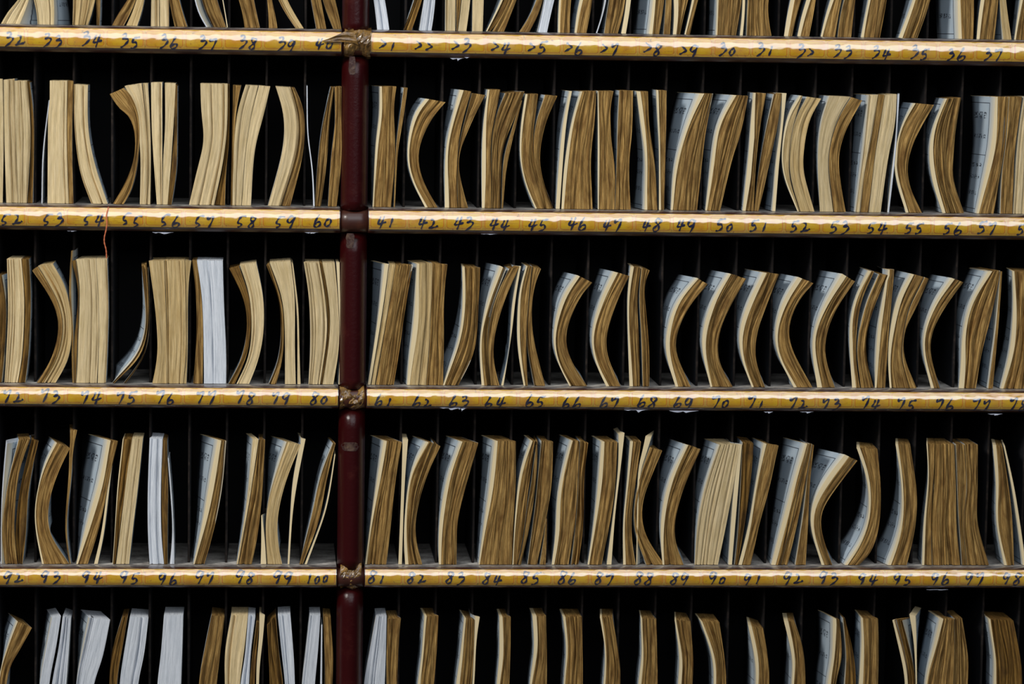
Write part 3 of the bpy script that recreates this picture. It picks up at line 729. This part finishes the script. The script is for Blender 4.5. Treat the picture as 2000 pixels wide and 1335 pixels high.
3: '''
A b f10,10 | 105,338 50,550 15,780 12,900 30,1022 | 170,335 110,500 85,700 80,850 98,1025
+A d | 175,340 130,520 95,720 85,900 102,1025 | 215,345 180,500 155,650 145,850 125,1025
A sw | 34,340 15,550 5,750 4,1000 | 40,360 22,550 9,750 9,1000
A b c10 f40,0 | 310,352 240,500 195,700 200,850 235,1028 | 390,385 320,530 270,700 275,850 385,1025
A sb | 385,285 385,500 364,750 367,880 388,1000 | 430,285 405,400 400,520 373,750 375,880 395,1000
A b c40,15 f150,10 | 600,340 560,550 500,750 425,1020 | 658,345 610,550 560,800 490,1022
A st | 625,420 600,600 565,850 525,1018 | 635,420 610,600 580,850 545,1018
A d c6 | 685,335 655,600 640,850 628,1022 | 735,335 705,550 665,850 645,1022
A c | 738,330 706,550 670,850 648,1024 | 797,332 770,600 745,800 720,1025
A w | 835,330 825,600 825,850 835,1025 | 908,335 898,600 900,850 915,1027
A d | 910,335 903,600 905,850 918,1027 | 932,345 938,600 935,850 935,1027
A sw | 936,440 952,650 962,850 948,1027 | 942,440 960,650 970,850 972,1027
A b c40,12 f100,10 | 1215,340 1165,600 1130,800 1080,1020 | 1262,345 1240,600 1190,850 1140,1022
A c f40,0 | 1412,335 1375,700 1320,1015 | 1443,335 1395,650 1328,1018
A b | 1446,338 1398,650 1332,1018 | 1480,338 1465,600 1440,850 1405,1018
A sc | 1458,760 1458,900 1455,1018 | 1463,760 1478,900 1486,1018
A t f90,0 | 1600,350 1540,520 1490,700 1482,850 1492,1015 | 1678,365 1600,550 1550,750 1550,900 1575,1018
A sc | 1680,330 1635,550 1620,750 1605,1015 | 1705,335 1662,550 1632,750 1615,1018
A b f30,0 | 1858,358 1790,530 1740,750 1670,1015 | 1873,358 1822,560 1780,780 1690,1018
A sc | 1866,420 1838,600 1800,760 1700,1015 | 1872,420 1845,600 1812,750 1712,1018
B b c18 f80,5 | 285,345 250,550 210,800 180,1018 | 385,350 345,600 325,800 298,1020
B sc f40,40 | 390,335 383,600 366,1015 | 420,338 400,600 385,1018
B b c18 f80,0 | 520,350 435,520 402,750 397,900 404,1018 | 560,355 472,600 440,800 437,900 462,1020
+B b | 563,356 475,600 443,800 440,900 466,1020 | 600,375 520,550 465,750 462,880 500,1020
B b c20 f90,5 | 715,348 640,550 600,750 590,900 592,1018 | 812,355 740,600 695,780 692,900 690,1020
B b c26,12 f80,20 | 905,345 875,600 845,800 815,1020 | 1022,348 1020,600 1010,750 998,1022
B b c12 f40,0 | 1105,345 1045,520 1018,750 1002,1022 | 1130,345 1092,600 1075,750 1055,900 1028,1022
+B b | 1133,380 1104,600 1082,720 1062,900 1031,1022 | 1143,345 1135,550 1100,800 1050,1022
B b | 1165,345 1150,500 1130,700 1088,1020 | 1230,350 1220,600 1185,800 1140,1022
B sb | 1190,780 1175,900 1155,1022 | 1195,780 1193,900 1188,1022
B b c20 f70,10 | 1330,342 1270,560 1250,700 1245,850 1222,1018 | 1375,345 1365,600 1350,800 1315,1020
+B b | 1379,345 1369,600 1356,800 1330,1020 | 1425,355 1402,550 1398,800 1370,1020
B b c20 f60,10 | 1500,348 1480,600 1450,850 1422,1022 | 1588,350 1575,600 1545,800 1500,1024
B sc f20,20 | 1596,310 1592,500 1562,750 1530,990 | 1628,300 1605,500 1575,750 1555,1010
B b c16 f30,0 | 1660,348 1640,600 1620,800 1620,1025 | 1720,350 1700,500 1667,750 1670,900 1690,1025
+B b | 1770,380 1720,520 1682,700 1687,850 1750,1025 | 1838,400 1770,560 1725,700 1740,850 1850,1025
B sc | 1745,318 1725,420 1702,520 1694,1020 | 1778,322 1745,430 1712,540 1698,1020
B b c20 f100,0 | 1975,365 1880,560 1835,750 1830,900 1840,1025 | 2052,390 1977,560 1917,740 1907,880 1957,1028
C c f90,10 | 300,365 220,600 180,800 162,1030 | 416,365 378,600 340,800 292,1032
C sc | 418,362 382,600 352,1030 | 426,365 402,650 370,1030
C d | 430,352 418,600 405,850 385,1028 | 490,358 482,500 455,720 403,1028
C b c20 f60,0 | 548,358 500,600 465,800 406,1028 | 630,370 580,600 520,820 475,1030
C b c30 f130,30 | 780,358 720,550 650,800 590,1028 | 800,360 745,600 700,800 638,1028
+C b | 803,360 748,600 703,800 642,1028 | 815,362 775,600 740,780 680,1028
C b | 817,362 790,550 768,750 725,1028 | 828,368 807,560 795,800 782,1028
C b c30 f150,0 | 1000,420 900,550 820,700 810,830 870,1040 | 1070,455 960,600 870,740 870,850 930,1040
C b c20 f0,110 | 1065,382 1125,560 1135,750 1090,900 1000,1035 | 1182,390 1200,600 1195,800 1150,960 1080,1035
C b c18 f0,110 | 1282,362 1315,560 1320,750 1290,900 1240,1035 | 1365,365 1400,600 1402,750 1385,880 1345,1035
C b c12 f0,30 | 1455,360 1465,550 1440,800 1432,1035 | 1500,362 1495,550 1480,800 1485,1035
+C b | 1503,362 1498,600 1483,800 1488,1035 | 1610,362 1620,600 1622,800 1645,1035
C b | 1620,362 1630,600 1635,750 1655,1032 | 1665,365 1680,600 1660,800 1680,1033
+C b | 1669,362 1683,600 1663,800 1683,1033 | 1742,365 1742,600 1740,800 1805,1032
C b c20 f10,50 | 1825,365 1845,600 1845,800 1890,1040 | 1880,375 1915,600 1935,800 1945,1042
C st | 1885,370 1932,600 1970,850 1995,1038 | 1893,370 1945,600 1985,850 2010,1035
''',
4: '''
A b c8 f50,0 | 95,378 30,560 -10,729 -10,1070 | 178,415 100,560 50,650 20,900 40,1070
A w f30,0 | 290,360 245,600 222,729 200,1070 | 340,350 310,550 275,729 250,1070
+A w | 350,350 325,550 290,729 260,1070 | 395,365 380,600 370,729 340,1070
A w f50,0 | 500,360 450,600 425,729 410,1070 | 615,370 570,600 525,729 480,1070
A d | 680,358 625,550 610,729 600,1070 | 712,355 680,550 655,700 640,1070
A w | 725,352 685,600 668,729 650,1070 | 828,360 800,600 770,729 745,1070
A w | 915,345 895,600 878,729 870,1070 | 1022,345 1015,600 1010,729 1000,1070
A b | 1180,345 1130,600 1110,729 1090,1070 | 1253,355 1225,600 1210,729 1180,1070
A c | 1290,345 1255,550 1255,729 1260,1070 | 1383,345 1363,550 1338,729 1320,1070
A w | 1385,345 1365,600 1342,729 1322,1070 | 1425,350 1400,550 1390,729 1370,1070
A d | 1430,380 1405,600 1395,729 1375,1070 | 1445,380 1428,600 1422,729 1400,1070
A st | 1448,345 1445,500 1432,600 1430,729 1425,1070 | 1478,345 1465,500 1450,620 1445,729 1440,1070
A d | 1490,400 1500,600 1505,729 1510,1070 | 1540,350 1560,600 1580,729 1590,1070
A w | 1550,345 1575,600 1590,729 1600,1070 | 1620,340 1640,600 1645,729 1650,1070
A w | 1728,345 1700,600 1685,729 1670,1070 | 1788,345 1775,550 1758,729 1740,1070
A sw | 1792,400 1787,729 1780,1070 | 1799,400 1797,729 1792,1070
A b | 1803,350 1812,600 1812,729 1815,1070 | 1845,355 1860,600 1855,729 1850,1070
B w | 240,352 205,550 175,729 150,1070 | 300,350 295,600 290,729 280,1070
B b | 305,365 300,600 300,729 300,1070 | 380,362 365,550 360,729 350,1070
B b c20 f25,10 | 512,350 495,600 475,729 450,1070 | 590,350 580,550 565,729 540,1070
B b c20 f30,10 | 735,360 710,600 690,729 660,1070 | 790,370 785,600 775,729 750,1070
B sc | 795,350 790,500 780,729 755,1070 | 820,355 800,500 790,729 762,1070
B b c22 f15,15 | 930,355 930,600 915,729 900,1070 | 993,355 990,600 985,729 970,1070
B b c22 f20,10 | 1115,350 1125,550 1100,729 1080,1070 | 1190,350 1195,600 1195,729 1180,1070
B b c14 | 1285,355 1305,550 1290,729 1280,1070 | 1390,355 1393,550 1395,729 1390,1070
B b c16 f0,10 | 1490,355 1520,550 1512,729 1480,1070 | 1562,355 1600,600 1605,729 1590,1070
B b c18 f5,20 | 1718,362 1725,600 1705,729 1690,1070 | 1805,365 1810,600 1812,729 1800,1070
C b c18 f0,10 | 50,372 80,600 70,729 60,1070 | 138,378 155,600 150,729 140,1070
C b c14 | 195,380 260,580 270,729 260,1070 | 300,385 330,600 338,729 330,1070
C b c22 f10,30 | 460,400 500,600 505,729 490,1070 | 545,420 575,620 578,729 570,1070
C b c25 f10,20 | 660,378 710,600 705,729 690,1070 | 720,378 770,550 780,729 770,1070
C b c30 f90,60 | 935,360 930,600 905,729 880,1070 | 970,370 985,550 975,650 950,729 920,1070
C d | 990,360 1010,600 1000,729 995,1070 | 1000,360 1045,550 1060,729 1040,1070
C b c22 f30,10 | 1090,360 1095,500 1080,729 1060,1070 | 1185,365 1190,550 1185,729 1170,1070
C d c18 | 1265,372 1315,600 1335,729 1340,1070 | 1320,375 1365,550 1392,729 1395,1070
C sc | 1360,340 1385,500 1395,729 1397,1070 | 1395,350 1400,500 1402,729 1403,1070
C b c20 f60,20 | 1530,365 1490,550 1450,729 1430,1070 | 1610,365 1610,600 1605,729 1600,1070
+C b | 1613,365 1613,600 1608,729 1603,1070 | 1655,362 1690,600 1685,729 1680,1070
C d c20 | 1800,365 1835,600 1830,729 1830,1070 | 1940,375 1980,600 1990,729 1985,1070
''',
}
Y0 = {0: 0, 1: 0, 2: 390, 3: 740, 4: 1080}
YF, YB = 0.004, 0.062
NLEV = 22
COLNAME = {'b': 'brown', 'd': 'dark brown', 't': 'tan', 'c': 'cream', 'w': 'white'}

def resample(pts, n):
    P = smooth_poly([(x, y) for x, y in pts], 8) if len(pts) > 2 else [np.array(p, float) for p in pts]
    P = np.array(P); d = np.r_[0, np.cumsum(np.hypot(*np.diff(P, axis=0).T))]
    t = np.linspace(0, d[-1], n)
    X = np.interp(t, d, P[:, 0]); Y = np.interp(t, d, P[:, 1])
    for _ in range(5): X[1:-1] = 0.25*X[:-2]+0.5*X[1:-1]+0.25*X[2:]
    return np.c_[X, Y]

def extend_up(pts, py_top):
    (x0, y0), (x1, y1) = pts[0], pts[1]
    s = (x0-x1)/(y1-y0)
    return [(x0+s*(y0-py_top)*0.55, py_top), (x0+s*(y0-py_top)*0.4, (y0+py_top)/2)] + pts

def sheet_box(name, Lw, Rw, Lb, Rb, kind, seed, mats, parent, loc, jit, crack, proud=0.0, lim=(-9, 9)):
    """solid bundle of sheets; Lw/Rw: front edge points (x, z) per level, Lb/Rb: the same at the back"""
    r = random.Random(seed); n = len(Lw)
    width = float(np.mean(np.abs(Rw[:, 0]-Lw[:, 0])))
    nc = int(min(34, max(2, width/0.00105)))
    off = []; w = 0.0
    for c in range(nc+1):
        w = 0.6*w + r.uniform(-jit, jit); e = w
        if 0 < c < nc and r.random() < crack: e += r.uniform(0.003, 0.009)
        off.append(e)
    ph = [r.uniform(0, 6.3) for _ in range(6)]
    V = []; F = []; UV = []; MI = []
    kk = [r.uniform(3, 9), r.uniform(8, 16)]
    G = np.zeros((n, nc+1), int)
    depth = YB-YF
    for i in range(n):
        t = i/(n-1); wl = Rw[i]-Lw[i]; fan = 0.7+0.6*abs(math.sin(t*kk[0]+ph[0]))
        for c in range(nc+1):
            s = c/nc
            wav = math.sin(math.pi*s)*(jit*0.9)*(math.sin(t*kk[0]+c*0.35+ph[1])+0.6*math.sin(t*kk[1]-c*0.5+ph[2]))
            P = Lw[i]+wl*s
            x = P[0]+wav*min(1.0, abs(wl[0])/0.006)
            y = YF-proud + off[c]*fan*(0.45 if c in (0, nc) else 1)+jit*0.5*math.sin(t*kk[1]+c*0.9+ph[3])
            G[i, c] = len(V); V.append((x, y, P[1]))
    wcm = width*100; hcm = 17.0; uo = r.uniform(0, 40)
    for i in range(n-1):
        for c in range(nc):
            F.append((G[i+1, c], G[i+1, c+1], G[i, c+1], G[i, c])); MI.append(0)
            a, b = uo+c/nc*wcm, uo+(c+1)/nc*wcm; v0, v1 = (1-i/(n-1))*hcm, (1-(i+1)/(n-1))*hcm
            UV.append([(a, v1), (b, v1), (b, v0), (a, v0)])
    S = [0.0, 0.08, 0.31, 0.52, 0.76, 1.0]
    def side(front, Wf, Wb, flip):
        M = np.zeros((n, len(S)), int)
        for i in range(n):
            f = V[front[i]]
            for k, s in enumerate(S):
                M[i, k] = len(V); x = f[0]*(1-s)+Wb[i][0]*s; z = f[2]*(1-s)+Wb[i][1]*s
                
                if s >= 0.3: x = max(x, lim[0]) if not flip else max(x, lim[0]+0.0006)
                if s >= 0.3: x = min(x, lim[1]) if flip else min(x, lim[1]-0.0006)
                V.append((x, f[1]*(1-s)+YB*s, z))
        for i in range(n-1):
            v0, v1 = 1-i/(n-1), 1-(i+1)/(n-1)
            for k in range(len(S)-1):
                q = (M[i, k], M[i, k+1], M[i+1, k+1], M[i+1, k]); u = [(S[k], v0), (S[k+1], v0), (S[k+1], v1), (S[k], v1)]
                if flip: q = q[::-1]; u = u[::-1]
                F.append(q); UV.append(u); MI.append(1)
        return M
    ML = side(G[:, 0], Lw, Lb, False); MR = side(G[:, nc], Rw, Rb, True)
    for i in range(n-1):
        F.append((ML[i, -1], MR[i, -1], MR[i+1, -1], ML[i+1, -1])); UV.append([(0, 0)]*4); MI.append(0)
    for lev in (0, n-1):      # top and bottom faces
        cap = np.zeros((nc+1, len(S)), int)
        for c in range(nc+1):
            f = V[G[lev, c]]; s0 = c/nc; bx = Lb[lev]*(1-s0)+Rb[lev]*s0
            rag = 0 if lev else r.uniform(-0.0003, 0.0003)
            for k, s in enumerate(S):
                xx = f[0]*(1-s)+bx[0]*s
                if s >= 0.3: xx = min(max(xx, lim[0]+0.0003), lim[1]-0.0003)
                cap[c, k] = len(V); V.append((xx, f[1]*(1-s)+YB*s, f[2]*(1-s)+bx[1]*s+(rag if k else 0)))
        for c in range(nc):
            for k in range(len(S)-1):
                q = (cap[c, k], cap[c+1, k], cap[c+1, k+1], cap[c, k+1])
                a, b = uo+c/nc*wcm, uo+(c+1)/nc*wcm
                u = [(a, S[k]*10), (b, S[k]*10), (b, S[k+1]*10), (a, S[k+1]*10)]
                if lev: q = q[::-1]; u = u[::-1]
                F.append(q); UV.append(u); MI.append(0)
    F = [tuple(int(a) for a in f) for f in F]
    return link(name, V, F, mats, parent, UV, MI, loc=loc)

COUNTS = {}
def cell_of(x):
    cells, side = (CELL_L, 'L') if x < -0.2175 else (CELL_R, 'R')
    for i in range(len(cells)-1):
        if x < cells[i+1]: return side, i, cells[i]+0.0018, cells[i+1]-0.0018
    return side, len(cells)-2, cells[-2], cells[-1]
def number_of(row, side, ci):
    k = {0: 1, 1: 2, 2: 3, 3: 4, 4: 4}[row]
    if side == 'L': n = {1: 40, 2: 60, 3: 80, 4: 100}[k]-(len(CELL_L)-2-ci)
    else: n = {1: 21, 2: 41, 3: 61, 4: 81}[k]+ci
    return n

ONES = 'zero one two three four five six seven eight nine ten eleven twelve thirteen fourteen fifteen sixteen seventeen eighteen nineteen'.split()
TENS = 'x x twenty thirty forty fifty sixty seventy eighty ninety'.split()
def spell(n):
    if n == 100: return 'one hundred'
    return ONES[n] if n < 20 else TENS[n//10]+('-'+ONES[n%10] if n % 10 else '')

things = []
for row in range(5):
    zs = SHELF[row+1]+0.0006
    prev = {}; prevf = {}
    for ln in DATA[row].strip().splitlines():
        hd, Ls, Rs = [s.strip() for s in ln.split('|')]
        plus = hd.startswith('+'); tok = hd.lstrip('+').split()
        reg, kind = tok[0], tok[1]; slip = len(kind) == 2; kc = kind[-1]
        cw = (0, 0); fw = None
        for t in tok[2:]:
            v = [float(a) for a in t[1:].split(',')]; v = (v[0], v[-1])
            if t[0] == 'c': cw = v
            else: fw = v
        def P(s): return [tuple(float(a) for a in q.split(',')) for q in s.split()]
        L, R = P(Ls), P(Rs)
        yoff = Y0[row]; xo = {'A': 0, 'B': 650, 'C': 1300}[reg]
        L = [(xo+x*.35, yoff+y*.35) for x, y in L]; R = [(xo+x*.35, yoff+y*.35) for x, y in R]
        if row == 0: L = extend_up(L, -185); R = extend_up(R, -185)
        L = resample(L, NLEV); R = resample(R, NLEV)
        Lw = np.array([UN(p[0], p[1], YF)[[0, 2]] for p in L]); Rw = np.array([UN(p[0], p[1], YF)[[0, 2]] for p in R])
        for Wd in (Lw, Rw):
            zt, zb = Wd[0, 1], Wd[-1, 1]; Wd[:, 1] = zs+(Wd[:, 1]-zb)*(zt-zs)/(zt-zb)
        side, ci, lo, hi = cell_of(0.5*(Lw[-1, 0]+Rw[-1, 0]))
        if not slip and row in (1, 2, 3, 4) or True:
            wmid = 0.5*(Lw[NLEV//2, 0]+Rw[NLEV//2, 0]); s2 = cell_of(wmid)
            if s2[:2] != (side, ci) and abs(wmid-0.5*(lo+hi)) > 0.030: side, ci, lo, hi = s2
        pf = prevf.get((side, ci))
        if pf is not None:      # neighbours touch but do not run into one another
            lim_ = np.interp(-Lw[:, 1], -pf[:, 1], pf[:, 0])+0.0002; ov = lim_-Lw[:, 0]
            fix = (ov > 0) & (ov < 0.0045)
            Lw[fix, 0] = np.minimum(lim_[fix], Rw[fix, 0]-0.0004)
        prevf[(side, ci)] = np.c_[Rw[:, 0], Rw[:, 1]]
        Lb = Lw.copy(); Rb = Rw.copy()
        for i in range(NLEV):
            t = i/(NLEV-1)
            if fw is not None:
                w = (fw[0]*(1-t)+fw[1]*t)*.35
                bx = UN(L[i][0]-w, L[i][1], YB)[0]
                sh = bx-Lw[i, 0]
                sh = max(sh, -0.030)
                Lb[i, 0] += sh; Rb[i, 0] += sh
            # the rear of a sheet curls less than its front and stays between its dividers
            wd = Rb[i, 0]-Lb[i, 0]
            l0 = lo
            pv = prev.get((side, ci))
            if pv is not None: l0 = max(lo, float(np.interp(-Lw[i, 1], -pv[:, 1], pv[:, 0]))+0.0002)
            if Lb[i, 0] < l0: Lb[i, 0] = l0; Rb[i, 0] = max(l0+0.0004, min(Rb[i, 0] if wd > 0.004 and Rb[i, 0]-l0 > 0.6*wd else l0+wd, l0+wd))
            if Rb[i, 0] > hi:
                Rb[i, 0] = hi; Lb[i, 0] = max(min(l0, hi-0.0004), min(Lb[i, 0], hi-wd*0.75))
                Lb[i, 0] = min(Lb[i, 0], hi-0.0004)
        prev[(side, ci)] = np.c_[np.maximum(Rb[:, 0], Lb[:, 0]), Rw[:, 1]]
        item = dict(row=row, side=side, ci=ci, kc=kc, slip=slip, cw=cw, L=L, R=R, Lw=Lw, Rw=Rw, Lb=Lb, Rb=Rb, fw=fw, lim=(lo, hi))
        if plus: things[-1]['clumps'].append(item)
        else: things.append(dict(item, clumps=[item]))

for th in things:
    n = number_of(th['row'], th['side'], th['ci'])
    th['num'] = n; th['key'] = (th['row'], th['side'], n)
order = {}
for th in things: order.setdefault(th['key'], []).append(th)
ORD = {2: ['left', 'right'], 3: ['left', 'middle', 'right'], 4: ['leftmost', 'second', 'third', 'rightmost'], 5: ['leftmost', 'second', 'third', 'fourth', 'rightmost']}
seedc = 0
for th in things:
    mates = sorted(order[th['key']], key=lambda t: t['Lw'][NLEV//2, 0])
    full = th['clumps']
    xm = [0.5*(full[0]['Lw'][i, 0]+full[-1]['Rw'][i, 0]) for i in (0, NLEV//2, NLEV-1)]
    bow = xm[1]-0.5*(xm[0]+xm[2]); lean = xm[0]-xm[2]
    wid = full[-1]['Rw'][NLEV//2, 0]-full[0]['Lw'][NLEV//2, 0]
    shape = 'curled' if abs(bow) > 0.0075 else ('leaning' if abs(lean) > 0.012 else 'upright')
    thick = 'thin' if wid < 0.014 else ('thick' if wid > 0.03 else '')
    cov = ' with cream cover sheets' if th['cw'][0] >= 12 and not th['slip'] else ''
    if th['slip']: desc = 'loose %s slip' % COLNAME[th['kc']]; cat = 'paper slip'; name = 'loose_slip'; shape = ''; thick = ''
    else: desc = '%s paper pad' % COLNAME[th['kc']]; cat = 'paper pad'; name = 'paper_pad'
    desc = ' '.join(w for w in (thick, shape if not (cov and thick and len(mates) > 1 and th['row'] == 4) else '', desc) if w)
    pos = ''
    if len(mates) > 1:
        same = [m for m in mates if m['kc'] == th['kc'] and m['slip'] == th['slip']]
        if len(same) > 1 or True: pos = ORD[min(5, len(mates))][[id(m) for m in mates].index(id(th))] + ' of the group, ' if False else ORD[min(5, len(mates))][min(4, [id(m) for m in mates].index(id(th)))] + ' '
    where = '%s label %s, %s of the post' % ('below' if th['row'] == 4 else 'above', spell(th['num']), 'left' if th['side'] == 'L' else 'right')
    if cov and len((pos+desc+cov+' '+where).split()) > 16: cov = ' with cream cover'
    if th['row'] == 0 and th['side'] == 'R' and th['num'] == 38: where = 'above the blank label beyond thirty-seven'; cov = ' with cream cover'
    if th['row'] == 1 and th['side'] == 'L' and th['num'] == 51: where = 'just outside label fifty-two, at the outer edge of its shelf'
    label = pos+desc+cov+' '+where
    c = full[0]; loc = (float(0.5*(c['Lw'][-1, 0]+full[-1]['Rw'][-1, 0])), 0.02, SHELF[th['row']+1])
    single = len(full) == 1 and th['cw'][0] == 0
    parent = None if single else root(name, loc)
    top = parent
    for k, cl in enumerate(full):
        seedc += 1
        kc = cl['kc']; jit = {'b': 0.0010, 'd': 0.0012, 't': 0.0006, 'c': 0.00035, 'w': 0.00025}[kc]; crack = {'b': 0.14, 'd': 0.22, 't': 0.10, 'c': 0.09, 'w': 0.09}[kc]
        if cl['slip']: jit = 0.0001; crack = 0
        Lw, Rw, Lb, Rb = cl['Lw'], cl['Rw'], cl['Lb'], cl['Rb']
        if cl['cw'][0] > 0:
            tt = np.linspace(0, 1, NLEV); cwm = ((cl['cw'][0]*(1-tt)+cl['cw'][1]*tt)*.35*0.0007)
            cwm = cwm*(0.72+0.28*np.sin(tt*5+seedc))
            cwm = np.minimum(cwm, (Rw[:, 0]-Lw[:, 0])*0.5)[:, None]
            dirv = (Rw-Lw)/np.linalg.norm(Rw-Lw, axis=1)[:, None]
            Mw = Lw+dirv*cwm; fr = cwm[:, 0]/np.linalg.norm(Rw-Lw, axis=1); Mb = Lb+(Rb-Lb)*fr[:, None]
            sheet_box('cover_sheets', Lw, Mw, Lb, Mb, 'c', seedc*3+1, [COVER, PAGE], parent, loc, 0.00008, 0, proud=0.0006, lim=cl['lim'])['label'] = 'cleaner cream sheets with a printed face'
            sheet_box('page_block', Mw, Rw, Mb, Rb, kc, seedc*3, [EDGE[kc], PAGE], parent, loc, jit, crack, lim=cl['lim'])
        else:
            o = sheet_box(name if single else 'page_block', Lw, Rw, Lb, Rb, kc, seedc*3, [EDGE[kc] if not (cl['slip'] and kc in 'ct') else COVER, PAGE], parent, loc, jit, crack, lim=cl['lim'])
            if single: top = o
    tag(top, label, cat, '%s in the %s bay, %s' % ('loose slips' if th['slip'] else 'paper pads', 'left' if th['side'] == 'L' else 'right',
        ['top shelf', 'second shelf', 'third shelf', 'fourth shelf', 'bottom shelf'][th['row']]))
    COUNTS[label] = COUNTS.get(label, 0)+1
print('things', len(things), 'dup labels', [k for k, v in COUNTS.items() if v > 1], 'long', [k for k in COUNTS if len(k.split()) > 16][:5])
